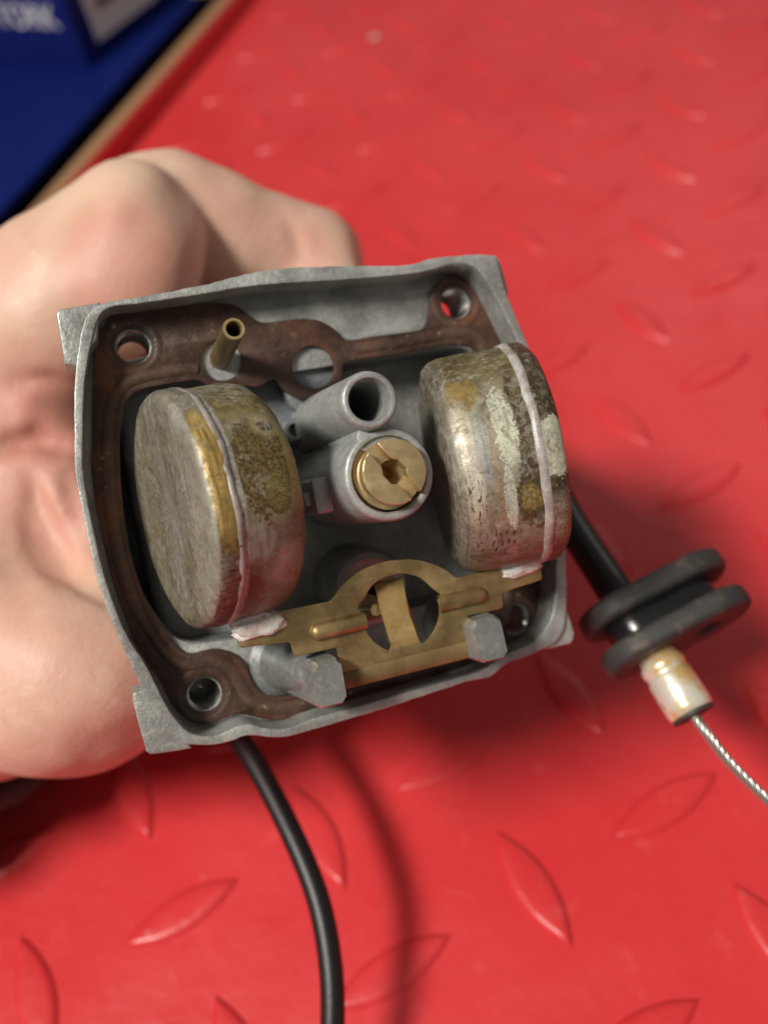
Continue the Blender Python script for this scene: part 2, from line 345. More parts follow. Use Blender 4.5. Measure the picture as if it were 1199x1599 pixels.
def smooth_loop(pts, sub=4):
    n = len(pts); out = []
    P = [Vector(p) for p in pts]
    for i in range(n):
        a, b, c, d = P[i - 1], P[i], P[(i + 1) % n], P[(i + 2) % n]
        for k in range(sub):
            t = k / sub
            out.append(tuple(0.5 * ((2 * b) + (c - a) * t + (2 * a - 5 * b + 4 * c - d) * t * t + (3 * b - a - 3 * c + d) * t ** 3)))
    return out
def resample(loop, step=0.8, relax=1):
    P = [Vector(p) for p in loop]; n = len(P)
    cum = [0.0]
    for i in range(n): cum.append(cum[-1] + (P[(i + 1) % n] - P[i]).length)
    m_ = max(8, int(cum[-1] / step)); out = []; k = 0
    for i in range(m_):
        s = cum[-1] * i / m_
        while cum[k + 1] < s: k += 1
        t = (s - cum[k]) / max(cum[k + 1] - cum[k], 1e-9); out.append(P[k].lerp(P[(k + 1) % n], t))
    for _ in range(relax): out = [(out[i - 1] + out[i] * 2 + out[(i + 1) % m_]) / 4 for i in range(m_)]
    return [tuple(p) for p in out]
def wobble(loop, amp, freq, seed=0):
    return [(x + amp * noise.noise(Vector((x * freq, y * freq, seed))), y + amp * noise.noise(Vector((x * freq, y * freq, seed + 9.3)))) for x, y in loop]
def circle(cx, cy, r, n=40, ph=0.0):
    return [(cx + r * math.cos(ph + 2 * math.pi * i / n), cy + r * math.sin(ph + 2 * math.pi * i / n)) for i in range(n)]
def area2(l): return sum(l[i - 1][0] * l[i][1] - l[i][0] * l[i - 1][1] for i in range(len(l)))
def offset(loop, d):                                          # positive grows
    s = 1 if area2(loop) > 0 else -1; n = len(loop); out = []
    for i in range(n):
        a, b = Vector(loop[i - 1]), Vector(loop[(i + 1) % n]); t = (b - a)
        if t.length < 1e-6: t = Vector((1, 0))
        t.normalize(); out.append((loop[i][0] + s * t.y * d, loop[i][1] - s * t.x * d))
    return out
def plate(loops, z0, z1, bevel=0.0, res=2):
    """filled outline with holes, extruded from z0 to z1, edges rounded; returns (verts, faces) in mm"""
    cu = bpy.data.curves.new('outline', 'CURVE'); cu.dimensions = '2D'; cu.fill_mode = 'BOTH'
    cu.extrude = max((z1 - z0) / 2 - bevel, 1e-4); cu.bevel_depth = bevel; cu.bevel_resolution = res; cu.offset = -bevel
    for l in loops:
        s = cu.splines.new('POLY'); s.points.add(len(l) - 1); s.use_cyclic_u = True
        for p, (x, y) in zip(s.points, l): p.co = (x, y, 0, 1)
    ob = bpy.data.objects.new('outline', cu); col.objects.link(ob)
    dg = bpy.context.evaluated_depsgraph_get()
    me = bpy.data.meshes.new_from_object(ob.evaluated_get(dg))
    bm = bmesh.new(); bm.from_mesh(me); bmesh.ops.remove_doubles(bm, verts=bm.verts, dist=1e-4)
    bm.verts.index_update()
    zc = (z0 + z1) / 2
    vs = [(v.co.x, v.co.y, v.co.z + zc) for v in bm.verts]; fs = [[v.index for v in f.verts] for f in bm.faces]
    bm.free(); bpy.data.objects.remove(ob); bpy.data.curves.remove(cu); bpy.data.meshes.remove(me)
    return vs, fs
def lathe(prof, org, axis, ref, n=48, caps=(False, False), R_uv=None):
    """profile [(a, r)] swept round an axis; angle 0 points along ref"""
    A = Vector(axis).normalized(); U = Vector(ref) - A * Vector(ref).dot(A); U.normalize(); W = A.cross(U)
    vs, uv, fs = [], [], []
    ul = 0.0
    us = []
    for i, (a, r) in enumerate(prof):
        if i: ul += math.hypot(a - prof[i - 1][0], r - prof[i - 1][1])
        us.append(ul)
    for i, (a, r) in enumerate(prof):
        for k in range(n):
            t = 2 * math.pi * k / n
            vs.append(Vector(org) + A * a + (U * math.cos(t) + W * math.sin(t)) * r)
            tt = t if t <= math.pi else t - 2 * math.pi
            uv.append((us[i], tt * (R_uv or r)))
    m_ = len(prof)
    for i in range(m_ - 1):
        for k in range(n):
            fs.append((i * n + k, i * n + (k + 1) % n, (i + 1) * n + (k + 1) % n, (i + 1) * n + k))
    if caps[0]: fs.append(tuple(reversed(range(n))))
    if caps[1]: fs.append(tuple(range((m_ - 1) * n, m_ * n)))
    return vs, fs, uv
def tube(path, rad, n=16, caps=True):
    P = [Vector(p) for p in path]; m_ = len(P)
    R = rad if isinstance(rad, (list, tuple)) else [rad] * m_
    T = [(P[min(i + 1, m_ - 1)] - P[max(i - 1, 0)]).normalized() for i in range(m_)]
    N = T[0].orthogonal().normalized(); vs, fs = [], []
    for i in range(m_):
        N = (N - T[i] * N.dot(T[i])).normalized(); B = T[i].cross(N)
        for k in range(n):
            t = 2 * math.pi * k / n; vs.append(P[i] + (N * math.cos(t) + B * math.sin(t)) * R[i])
    for i in range(m_ - 1):
        for k in range(n): fs.append((i * n + k, i * n + (k + 1) % n, (i + 1) * n + (k + 1) % n, (i + 1) * n + k))
    if caps: fs.append(tuple(reversed(range(n)))); fs.append(tuple(range((m_ - 1) * n, m_ * n)))
    return vs, fs
def spline(pts, sub=8):
    P = [Vector(p) for p in pts]; out = []
    for i in range(len(P) - 1):
        a, b, c, d = P[max(i - 1, 0)], P[i], P[i + 1], P[min(i + 2, len(P) - 1)]
        for k in range(sub):
            t = k / sub; out.append(0.5 * ((2 * b) + (c - a) * t + (2 * a - 5 * b + 4 * c - d) * t * t + (3 * b - a - 3 * c + d) * t ** 3))
    return out + [P[-1]]
def box(x0, x1, y0, y1, z0, z1, bev=0.0):
    bm = bmesh.new(); bmesh.ops.create_cube(bm, size=1)
    for v in bm.verts: v.co = ((x0 + x1) / 2 + v.co.x * (x1 - x0), (y0 + y1) / 2 + v.co.y * (y1 - y0), (z0 + z1) / 2 + v.co.z * (z1 - z0))
    if bev: bmesh.ops.bevel(bm, geom=list(bm.edges), offset=bev, segments=2, affect='EDGES', profile=0.5)
    bm.verts.index_update(); r = [tuple(v.co) for v in bm.verts], [[v.index for v in f.verts] for f in bm.faces]
    bm.free(); return r
def struct(o): o['kind'] = 'structure'; return o

# ------------------------------------------------------------------ the setting: tread mat, wooden wall of the tray, blue shelf beyond
PX, PY = 42.0, 40.15                                          # pitch of the tread pattern
mat_floor = Acc().add(*box(-132.2, 600, -620, 900, -3, 0, 0))
mat_floor.add(*box(-133.6, -132.0, -610, 898, -2.6, 9.6, 0.5))       # the mat's upturned edge against the wall
mat_floor = struct(mat_floor.obj('tread_mat', M['mat']))
def stud_mesh():
    L, Wd = 12.4, 3.9; vs, fs = [], []
    n = 14
    rings = [(1.0, 0.002), (0.94, 0.22), (0.84, 0.62), (0.72, 0.90), (0.56, 1.02), (0.3, 1.06)]
    for s, z in rings:
        ring = []
        for i in range(n): t = i / n; ring.append((-L + 2 * L * t, Wd * (1 - (2 * t - 1) ** 2) ** 0.95))
        for i in range(n): t = i / n; ring.append((L - 2 * L * t, -Wd * (1 - (2 * t - 1) ** 2) ** 0.95))
        k = 1 - s
        for x, y in ring:
            f = max(0.0, 1 - k * Wd / L * 1.6) if s > 0.5 else s
            vs.append((x * f, y * s, z))
    N = 2 * n
    for r in range(len(rings) - 1):
        for i in range(N): fs.append((r * N + i, r * N + (i + 1) % N, (r + 1) * N + (i + 1) % N, (r + 1) * N + i))
    fs.append(tuple(range((len(rings) - 1) * N, len(rings) * N)))
    fs = [tuple(reversed(f)) for f in fs]
    return mesh('stud', vs, fs)
sm = stud_mesh()
first = None
for j2 in range(-10, 18):
    for i2 in range(-6, 13):
        if (i2 - j2) % 2: continue
        x, y = i2 / 2 * PX, -j2 / 2 * PY
        if x < -118 or x > 40 + (y + 360) * 0.45 + 130: continue
        if x < -0.95 * (y + 360) * 0.55 - 40 : continue
        if first is None:
            o = first = finish('stud', sm, M['mat'], mat_floor, 50)
        else:
            o = first.copy(); col.objects.link(o)
        o.location = (x * MM, y * MM, 0.0)
        o.rotation_euler = (0, 0, math.radians(-45 if i2 % 2 == 0 else 45))

tray = Acc().add(*box(-140.6, -133.8, -600, 900, -60, 10, 0.6)).obj('tray_wall', M['wood'])
tag(tray, 'thin pale plywood side wall along the edge of the red mat', 'tray wall')
under = struct(Acc().add(*box(-900, 700, -620, 1000, -64, -61, 0)).obj('floor', M['black']))
shelf = Acc().add(*box(-800, -170.5, -420, 520, -6, -1, 1.5)).obj('storage_lid', M['blue'])
tag(shelf, 'flat dark blue plastic lid beyond the plywood wall', 'storage lid')

# blue carton standing on the lid
cart = bpy.data.objects.new('carton', None); col.objects.link(cart)
yaw = math.atan2(11, -61) - math.pi
cart.location = (-0.1944, 0.0508, -0.001); cart.rotation_euler = (0, 0, yaw + 0.0)
tag(cart, 'dark blue printed carton with a white label, on the blue lid', 'carton')
Acc().add(*box(-150, 0, 0, 95, 0.2, 80, 0.8)).obj('box_body', M['card'], cart)
lab = Acc().add(*box(0.05, 0.5, 12, 60, 8, 60, 0)).obj('label', M['paper'], cart)
lab['label'] = 'white label with lines of small dark print'
pr = Acc()
for k in range(4): pr.add(*box(0.52, 0.75, 18, 54 - 9 * (k % 2), 50 - 10 * k, 54 - 10 * k))
pr.obj('print', M['print_dark'], lab)
fc = bpy.data.curves.new('wording', 'FONT'); fc.body = 'TORK'; fc.size = 15; fc.extrude = 0.1; fc.align_x = 'RIGHT'
to = bpy.data.objects.new('wording', fc); col.objects.link(to)
dg = bpy.context.evaluated_depsgraph_get(); tme = bpy.data.meshes.new_from_object(to.evaluated_get(dg))
bpy.data.objects.remove(to)
tv = [(v.co.x - 8, -0.25 + v.co.z, v.co.y + 19) for v in tme.vertices]; tf = [list(p.vertices) for p in tme.polygons]
Acc().add(tv, tf).obj('wording', M['print_white'], cart, 0)

tube_end = Acc().add(*box(-176, -150, 128, 150, -0.8, 9, 2.0)).obj('plastic_cap', M['greyplastic'])
tag(tube_end, 'small pale grey plastic piece at the far end of the plywood wall', 'plastic piece')

# crumb of grit on the mat
bm = bmesh.new(); bmesh.ops.create_icosphere(bm, subdivisions=2, radius=1)
cv = []
for v in bm.verts:
    k = 1 + 0.35 * noise.noise(v.co * 2.1); cv.append((-52.5 + v.co.x * 2.3 * k, 65.6 + v.co.y * 1.7 * k, 1.0 + v.co.z * 1.2 * k))
bm.verts.index_update(); cf = [[v.index for v in f.verts] for f in bm.faces]; bm.free()
tag(Acc().add(cv, cf).obj('crumb', M['crumb']), 'tiny pale crumb lying on the red mat', 'crumb')

# ------------------------------------------------------------------ the carburettor (local frame: x right, y up, z out of the bowl face)
carb = bpy.data.objects.new('carburetor', None); col.objects.link(carb)
carb.matrix_world = Matrix(((0.784390, -0.272431, 0.557238, 0.056365), (0.571362, 0.667002, -0.478178, -0.259468), (-0.241408, 0.693462, 0.678846, 0.080059), (0, 0, 0, 1)))
tag(carb, 'grey cast carburetor without its bowl, showing two oxidised brass floats', 'carburetor')

RIM_OUT = [(-25.98, 28.67), (-20.39, 28.88), (-12.56, 29.39), (-8.63, 29.94), (-3.49, 30.2), (2.57, 29.86), (8.23, 29.3), (13.28, 28.7), (15.9, 28.64), (18.65, 29.09), (22.67, 29.0), (26.04, 28.7), (28.01, 28.15), (28.34, 24.6), (28.92, 21.33), (29.99, 17.0), (30.59, 14.66), (31.17, 5.74), (31.55, -3.65), (30.92, -11.97), (29.86, -18.33), (28.96, -22.84), (27.36, -26.59), (24.64, -27.6), (21.68, -28.2), (18.11, -28.48), (15.79, -29.7), (11.73, -29.5), (1.64, -30.13), (-11.09, -30.55), (-14.2, -30.5), (-16.49, -29.89), (-18.7, -29.0), (-21.7, -29.25), (-24.52, -28.8), (-27.71, -27.5), (-29.35, -24.29), (-30.65, -19.44), (-31.54, -15.45), (-32.78, -9.12), (-33.28, -3.0), (-33.23, 7.85), (-32.4, 13.08), (-31.29, 18.82), (-29.75, 23.95), (-28.51, 26.88), (-27.18, 28.12)]
RIM_IN = [(-27.77, 25.08), (-26.86, 26.94), (-25.28, 28.01), (-21.4, 27.98), (-12.79, 28.2), (-8.34, 28.4), (-3.86, 28.31), (0.43, 28.01), (6.62, 27.61), (13.02, 27.37), (16.3, 27.34), (18.34, 27.56), (21.11, 27.95), (23.77, 27.64), (25.21, 26.26), (26.68, 23.22), (28.19, 18.54), (28.99, 15.53), (29.79, 5.96), (30.07, -3.38), (29.44, -11.67), (28.81, -15.72), (27.14, -22.26), (25.14, -25.09), (22.73, -26.49), (19.09, -27.09), (17.08, -27.58), (14.66, -28.45), (8.52, -28.7), (-1.35, -28.91), (-10.81, -29.1), (-12.78, -29.5), (-15.15, -29.18), (-17.09, -28.37), (-18.99, -27.43), (-22.04, -27.97), (-23.75, -27.82), (-25.37, -27.24), (-26.57, -26.04), (-27.98, -23.03), (-29.41, -17.42), (-31.21, -12.35), (-32.19, -6.09), (-32.46, -0.88), (-32.37, 7.69), (-31.44, 12.91), (-30.16, 18.65), (-28.89, 22.41)]
GAS_OUT = [(-27.7, 24.59), (-27.01, 25.96), (-25.36, 27.81), (-23.82, 28.34), (-18.33, 28.06), (-12.37, 27.94), (-9.98, 27.72), (-8.29, 26.88), (-7.02, 25.48), (-5.96, 24.5), (-3.8, 24.33), (-0.62, 24.31), (0.69, 24.13), (2.52, 23.57), (4.21, 22.23), (5.66, 20.44), (9.81, 20.43), (16.59, 20.35), (17.82, 21.32), (18.71, 23.15), (19.72, 25.63), (21.02, 26.93), (22.86, 27.36), (24.87, 26.78), (26.32, 25.12), (27.2, 22.36), (28.03, 19.26), (28.74, 16.5), (30.09, 6.5), (30.37, -3.18), (29.71, -11.78), (28.41, -19.24), (27.51, -22.79), (26.4, -25.61), (24.24, -27.15), (21.29, -27.3), (19.33, -28.02), (17.33, -29.05), (10.18, -29.47), (-5.06, -29.72), (-8.64, -29.45), (-11.56, -29.65), (-14.92, -29.09), (-17.19, -27.97), (-18.59, -27.2), (-20.11, -27.12), (-22.62, -27.55), (-24.37, -27.25), (-25.94, -26.08), (-27.29, -23.89), (-28.3, -19.98), (-29.91, -16.26), (-31.05, -10.27), (-31.64, -4.15), (-31.59, 6.6), (-30.42, 13.2), (-28.9, 20.34)]
GAS_IN = [(-25.96, 15.13), (-25.54, 16.55), (-24.17, 17.67), (-22.36, 17.99), (-18.49, 18.14), (-15.52, 18.04), (-14.76, 17.25), (-13.38, 16.58), (-11.6, 16.3), (-9.73, 16.41), (-7.97, 15.89), (-5.49, 16.76), (-4.91, 15.6), (-3.97, 14.38), (-2.34, 13.41), (0.41, 13.33), (2.74, 14.32), (4.23, 15.72), (4.92, 17.34), (12.58, 17.36), (19.53, 17.65), (22.99, 17.32), (24.35, 16.14), (25.13, 9.21), (25.02, -2.21), (24.36, -10.7), (23.64, -15.36), (21.42, -18.73), (20.28, -21.83), (18.46, -24.29), (15.47, -25.5), (5.92, -26.06), (-4.63, -26.35), (-11.25, -26.46), (-14.27, -25.8), (-15.91, -24.6), (-16.59, -22.55), (-16.98, -20.59), (-18.45, -18.68), (-20.69, -17.69), (-23.71, -17.74), (-25.25, -16.45), (-26.04, -14.44), (-27.61, -10.44), (-28.44, -5.73), (-28.59, -0.3), (-28.12, 5.96), (-27.22, 11.17), (-26.47, 14.02)]
rim_out = wobble(wobble(resample(smooth_loop(RIM_OUT)), 0.09, 0.9, 1), 0.045, 2.2, 5)
rim_in = wobble(resample(smooth_loop(RIM_IN)), 0.05, 1.1, 3)
gas_out = resample(smooth_loop(GAS_OUT), 0.6); gas_in = resample(smooth_loop(GAS_IN), 0.6)
HOLES = [(-23.1, 23.7), (22.9, 23.5), (23.1, -23.7), (-22.9, -23.5)]
OPEN = smooth_loop([(-27.8, 10), (-26.7, 15.2), (-24.6, 18.0), (-18, 18.5), (-11, 17.4), (0, 17.3), (12, 17.3), (22, 17.2), (25.2, 14.5), (26.3, 5), (26.0, -6), (24.0, -14.5),
                    (20.0, -18.2), (12, -18.6), (2, -18.6), (-8, -18.4), (-17, -17.2), (-23.8, -16.2), (-27.0, -12), (-28.8, -4)])
OPEN = resample(OPEN, 0.8)
# casting: rim wall, bowl face with its openings, cavity, outer skirt and rear block in one piece
body = Acc()
body.add(*plate([rim_out, rim_in], -9, 5, 0.17, 2))
body.add(*plate([resample(offset(rim_in, 0.9), 1.0), OPEN] + [circle(x, y, 2.15, 28) for x, y in HOLES], -8.6, -0.8, 0.15, 1))
body.obj('body', M['cast'], carb)
body = bpy.data.objects['body']
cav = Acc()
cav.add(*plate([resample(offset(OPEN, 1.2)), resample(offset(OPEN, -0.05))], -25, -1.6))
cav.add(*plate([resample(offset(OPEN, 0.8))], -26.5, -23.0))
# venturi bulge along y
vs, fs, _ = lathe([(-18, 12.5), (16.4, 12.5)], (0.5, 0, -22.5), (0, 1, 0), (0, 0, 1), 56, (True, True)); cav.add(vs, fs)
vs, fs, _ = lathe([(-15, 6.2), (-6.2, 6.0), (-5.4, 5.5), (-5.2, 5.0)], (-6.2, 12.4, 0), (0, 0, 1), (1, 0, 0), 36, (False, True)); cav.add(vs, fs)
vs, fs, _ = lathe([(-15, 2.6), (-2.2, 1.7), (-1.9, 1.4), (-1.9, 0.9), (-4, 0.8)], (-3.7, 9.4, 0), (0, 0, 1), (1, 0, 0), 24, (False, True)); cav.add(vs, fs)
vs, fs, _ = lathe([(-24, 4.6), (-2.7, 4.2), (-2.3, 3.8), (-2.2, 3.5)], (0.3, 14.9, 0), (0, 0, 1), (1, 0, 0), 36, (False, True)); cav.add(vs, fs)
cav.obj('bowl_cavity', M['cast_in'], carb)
rear = Acc()
rear.add(*plate([smooth_loop([(-26, 20), (-20, 24), (20, 24), (26, 20), (27, 0), (26, -18), (20, -22), (-20, -22), (-26, -18), (-27, 0)])], -30, -8.9, 1.5, 3))
vs, fs, _ = lathe([(-30, 17), (-29, 18), (27, 18), (28, 17), (28, 13), (-30, 13)], (0, 0, -36), (0, 1, 0), (0, 0, 1), 48); rear.add(vs, fs)
rear.obj('throttle_barrel', M['cast'], carb)
for nm, pts in (('TL', [(-26.2, 28.9), (-31.2, 28.65), (-31.75, 28.1), (-31.9, 21.8), (-30.2, 21.2), (-27.5, 24.5)]),
                ('BL', [(-30.2, -20.0), (-31.8, -20.1), (-31.95, -21.8), (-31.6, -27.9), (-31.1, -28.4), (-26.0, -29.0), (-27.5, -24.5)]),
                ('BR', [(29.0, -20.4), (29.9, -26.8), (29.4, -27.9), (28.8, -28.2), (24.8, -28.0), (26.5, -24.0)]),
                ('TR', [(24, 28.9), (28.2, 28.6), (28.8, 28.0), (29.3, 23.0), (27.5, 22), (25.5, 27)])):
    l = [pts[0]]
    for q in pts[1:]:
        a = l[-1]; l += [(a[0] + (q[0] - a[0]) * t, a[1] + (q[1] - a[1]) * t) for t in (0.33, 0.66)] + [q]
    top = 4.75 if nm in ('TL', 'BL') else 4.3
    Acc().add(*plate([wobble(l, 0.12, 1.2, 7)], top - (5.2 if nm != 'TR' else 9), top, 0.3, 2)).obj('mounting_ear', M['cast'], body)
for k, (x, y) in enumerate(HOLES):
    prof = []
    for i in range(15):                                        # threads
        z = -0.9 - i * 0.52; prof += [(z, 2.32), (z - 0.26, 2.05)]
    vs, fs, _ = lathe(prof, (x, y, 0), (0, 0, 1), (1, 0, 0), 32)
    t = Acc().add(vs, [tuple(reversed(f)) for f in fs])
    if k == 3:
        vs, fs, _ = lathe([(-7.5, 2.3), (-7.0, 1.2), (-6.6, 0.1)], (x, y, 0), (0, 0, 1), (1, 0, 0), 24); t.add(vs, fs)
    t.obj('threaded_bore', M['bore'], body)

# gasket
g = Acc()
g.add(*plate([gas_out, gas_in] + [circle(x, y, 2.34, 32) for x, y in HOLES] + [circle(0.25, 17.4, 2.95, 40), circle(-12.1, 20.2, 2.75, 36)], -0.78, 0.0, 0.12, 1))
gask = g.obj('gasket', M['gasket'], carb)
bl = offset(gas_in, 1.6)
bl = resample(bl, 0.7, 3)
def ridge(loop, w, h, z=-0.05, skip=None):
    n = len(loop); vs, fs = [], []
    prof = [(-w, 0), (-w * 0.6, h * 0.75), (0, h), (w * 0.6, h * 0.75), (w, 0)]
    rings = [offset(loop, d) for d, _ in prof]
    for r_, (_, hh) in zip(rings, prof): vs += [(x, y, z + hh) for x, y in r_]
    for a in range(4):
        for i in range(n):
            if skip is None or not skip(loop[i]): fs.append((a * n + i, a * n + (i + 1) % n, (a + 1) * n + (i + 1) % n, (a + 1) * n + i))
    if area2(loop) < 0: fs = [tuple(reversed(f)) for f in fs]
    return vs, fs
g = Acc().add(*ridge(bl, 0.9, 0.40, -0.05, lambda p: p[1] > 10 and -15.5 < p[0] < 6.2))
g.obj('bead', M['bead'], gask)
for x, y, rr in [(x, y, 3.35) for x, y in HOLES]:
    Acc().add(*ridge(circle(x, y, rr, 40), 0.6, 0.14)).obj('raised_ring', M['bead'], gask)

# brass overflow tube in its boss
bo = Acc()
vs, fs, _ = lathe([(-9, 2.9), (-1.0, 2.9), (-0.75, 2.7), (-0.75, 1.3)], (-12.1, 19.9, 0), (0, 0, 1), (1, 0, 0), 32); bo.add(vs, fs)
bo.obj('tube_boss', M['cast_post'], carb)
org = Vector((-12.2, 20.4, -2)); tip = Vector((-11.8, 21.6, 14)); ax = tip - org; L = ax.length
vs, fs, _ = lathe([(-4, 1.45), (L - 0.15, 1.38), (L, 1.28), (L, 1.02), (L - 0.2, 0.9), (L - 9, 0.88)], org, ax, (1, 0, 0), 32)
Acc().add(vs, fs).obj('overflow_tube', M['brass_dull'], carb, 30)
vs, fs, _ = lathe([(L - 0.28, 1.395), (L + 0.02, 1.30), (L + 0.03, 1.0), (L - 0.3, 0.89)], org, ax, (1, 0, 0), 32)
Acc().add(vs, fs).obj('tube_lip', M['brass'], bpy.data.objects['overflow_tube'], 30)

# cast posts: the open one and the one that carries the main jet
pa = Acc()
vs, fs, _ = lathe([(-24, 4.8), (0, 4.0), (22.2, 3.42), (22.75, 3.25), (22.9, 2.95), (22.8, 2.62), (22.2, 2.40), (4, 2.2)], (0.7, 9.8, 0), (0, 0, 1), (1, 0, 0), 48)
pa.add(vs, fs)
pa.obj('pilot_jet_post', M['cast_post'], carb, 50)
vs, fs, _ = lathe([(0, 0.05), (0, 2.3)], (0.7, 9.8, 4.2), (0, 0, 1), (1, 0, 0), 24)
Acc().add(vs, fs).obj('post_bottom', M['dark'], bpy.data.objects['pilot_jet_post'])
pb = Acc()
vs, fs, _ = lathe([(-24, 6.6), (0, 6.0), (20.6, 5.55), (21.3, 5.38), (21.5, 5.1), (21.45, 4.66), (21.0, 4.46), (14, 4.4), (14, 0.5)], (1.75, 0.9, 0), (0, 0, 1), (1, 0, 0), 56)
pb.add(vs, fs)
vs, fs = plate([smooth_loop([(-1.0, 4.2), (-0.9, 6.6), (1.2, 7.4), (3.4, 6.6), (3.5, 4.2)])], -14, 21.0, 0.3, 1); pb.add(vs, fs)
vs, fs = box(-6.0, -3.6, -2.4, 2.2, 2, 13.5, 0.5); pb.add(vs, fs)
vs, fs = box(-6.9, -5.6, -1.2, 0.6, 4, 11.5, 0.4); pb.add(vs, fs)
pb.obj('main_jet_post', M['cast_post'], carb, 45)
# main jet: flange, stepped barrel, slotted and hex-holed head
jet = bpy.data.objects.new('main_jet', None); col.objects.link(jet); jet.parent = carb
jet.location = (1.9 * MM, 1.1 * MM, 0)
vs, fs, _ = lathe([(14, 4.38), (20.0, 4.4), (20.35, 4.25), (20.4, 3.95), (20.6, 3.65), (21.1, 3.62), (21.3, 3.8), (21.7, 3.86), (21.7, 1.5)], (0, 0, 0), (0, 0, 1), (1, 0, 0), 56)
a = Acc().add(vs, fs)
vs, fs, _ = lathe([(21.7, 1.52), (20.4, 1.45), (19.6, 0.9), (17, 0.6), (17, 0.05)], (0, 0, 0), (0, 0, 1), (1, 0, 0), 32); a.add(vs, fs)
a.obj('jet_body', M['brass'], jet, 35)
Rj, hw, ang = 3.86, 0.72, math.radians(-57.0)
for sgn in (1, -1):
    pts = []
    a0 = math.asin(hw / Rj)
    for i in range(25): t = a0 + (math.pi - 2 * a0) * i / 24; pts.append((Rj * math.cos(t), Rj * math.sin(t)))
    hx = 1.5
    pts += [(-1.6, hw), (-hx * 0.75, hw + 0.2), (-hx * 0.5, hx * 0.86), (hx * 0.5, hx * 0.86), (hx * 0.75, hw + 0.2), (1.6, hw)]
    ca, sa = math.cos(ang), math.sin(ang)
    pts = [((x * ca - sgn * y * sa), (x * sa + sgn * y * ca)) for x, y in pts]
    a = Acc().add(*plate([pts], 21.68, 23.3, 0.15, 2))
    a.obj('jet_head_half', M['brass'], jet, 30)

# floats
def make_float(name, label, face, side, mat_, seam_mat, R=14.85, d=0.23, length=12.2, ridge_h=0.34):
    e = bpy.data.objects.new(name, None); col.objects.link(e); e.parent = carb; e['label'] = label
    inw = Vector((-side * math.cos(d), 0, -math.sin(d)))
    nseam = 3.1
    lid = [(0.55, 0.05), (0.35, 5), (0.05, R - 2.6), (0.0, R - 1.5), (0.25, R - 0.65), (0.85, R - 0.12), (1.6, R), (nseam, R + 0.05)]
    cup = [(nseam, R - 0.15), (5, R - 0.2), (8.5, R - 0.28), (length - 2.6, R - 0.42), (length - 1.3, R - 0.8), (length - 0.45, R - 1.6), (length, R - 3.0), (length + 0.1, 6), (length + 0.1, 0.05)]
    def part(nm, prof, mt, u0):
        vs, fs, uv = lathe(prof, face, inw, (0, 0, 1), 72, (False, False), R)
        uv = [(a_ + u0, b_) for a_, b_ in uv]
        # dents and hammered unevenness
        vs2 = []
        for v in vs:
            k = noise.noise(v * 0.16 + Vector((side * 7, 0, 0))) * 0.35 + noise.noise(v * 0.5) * 0.09
            rad = v - Vector(face); rad -= inw * rad.dot(inw)
            if nm == 'seam': k += noise.noise(v * 1.1) * 0.10; v = v + inw * noise.noise(v * 0.45 + Vector((3, 1, 4))) * 0.22
            vs2.append(v + (rad.normalized() * k if rad.length > 1 else Vector()))
        if side > 0: fs = [tuple(reversed(f)) for f in fs]
        fs = [tuple(reversed(f)) for f in fs] if Vector(inw).x < 0 else fs
        return Acc().add(vs2, fs, uv).obj(nm, mt, e, 60, True)
    ll = sum(math.hypot(lid[i][0] - lid[i - 1][0], lid[i][1] - lid[i - 1][1]) for i in range(1, len(lid)))
    part('lid', lid, mat_, nseam - ll - 0.2)
    part('cup', cup, mat_, nseam)
    wv = 0.55 if side > 0 else 0.40
    part('seam', [(nseam - wv, R - 0.05), (nseam - wv * 0.8, R + ridge_h * 0.6), (nseam, R + ridge_h), (nseam + wv * 0.8, R + ridge_h * 0.6), (nseam + wv * 1.3, R - 0.25)], seam_mat, 0)
    return e
FL = make_float('float', 'left float, grey oxide with a bright gold strip along its edge', (-23.3, 1.3, 11.0), -1, M['float_left'], M['seam_grey'], ridge_h=0.10)
FR = make_float('float', 'right float, pale mint oxide patches over dark brown', (26.1, 0.2, 11.7), 1, M['float_right'], M['seam_pale'], length=14.3, ridge_h=0.17)

# brass arm joining the floats, with hinge knuckle, tongue, pressed ribs and solder
ZP = 12.0
arm = bpy.data.objects.new('float_arm', None); col.objects.link(arm); arm.parent = carb
AP = [(-18.4, -13.8), (-15.7, -13.3), (-11.7, -13.2), (-6.4, -13.4), (-5.5, -12.9), (-4.6, -12.0), (-3.5, -11.3), (-2.1, -10.6), (-0.6, -10.2), (1.0, -9.95), (2.6, -10.0), (4.9, -10.3), (6.3, -10.7), (7.5, -11.3), (8.7, -12.0), (9.7, -12.8), (10.7, -13.9), (11.4, -14.1), (14.8, -14.0), (18.7, -13.4), (22.5, -13.3),
      (22.9, -13.6), (22.9, -16.6), (22.6, -16.9), (17.1, -17.3), (16.8, -17.5), (16.6, -19.2), (16.2, -19.4), (11.6, -19.3), (11.2, -22.6), (-6.5, -22.6), (-6.5, -19.4), (-6.8, -19.3), (-11.7, -19.2), (-12.0, -18.9), (-12.1, -17.4), (-12.5, -17.2), (-18.1, -16.6), (-18.4, -16.3)]
AH = smooth_loop([(-2.4, -15.6), (-1.4, -13.6), (0.2, -12.3), (2.6, -11.9), (4.2, -12.1), (6.0, -13.0), (7.3, -14.6), (7.8, -16.3)], 4)[:-3] + [(7.9, -17.2), (7.7, -18.3), (7.2, -19.3), (6.5, -20.2), (5.7, -20.9), (4.9, -21.4), (4.3, -21.1), (0.6, -20.6), (0.2, -21.3), (-0.8, -20.6), (-1.6, -19.7), (-2.2, -18.5), (-2.5, -17.1)]
Acc().add(*plate([AP, AH], ZP - 0.5, ZP, 0.1, 1)).obj('arm_plate', M['brass_dull'], arm, 30)
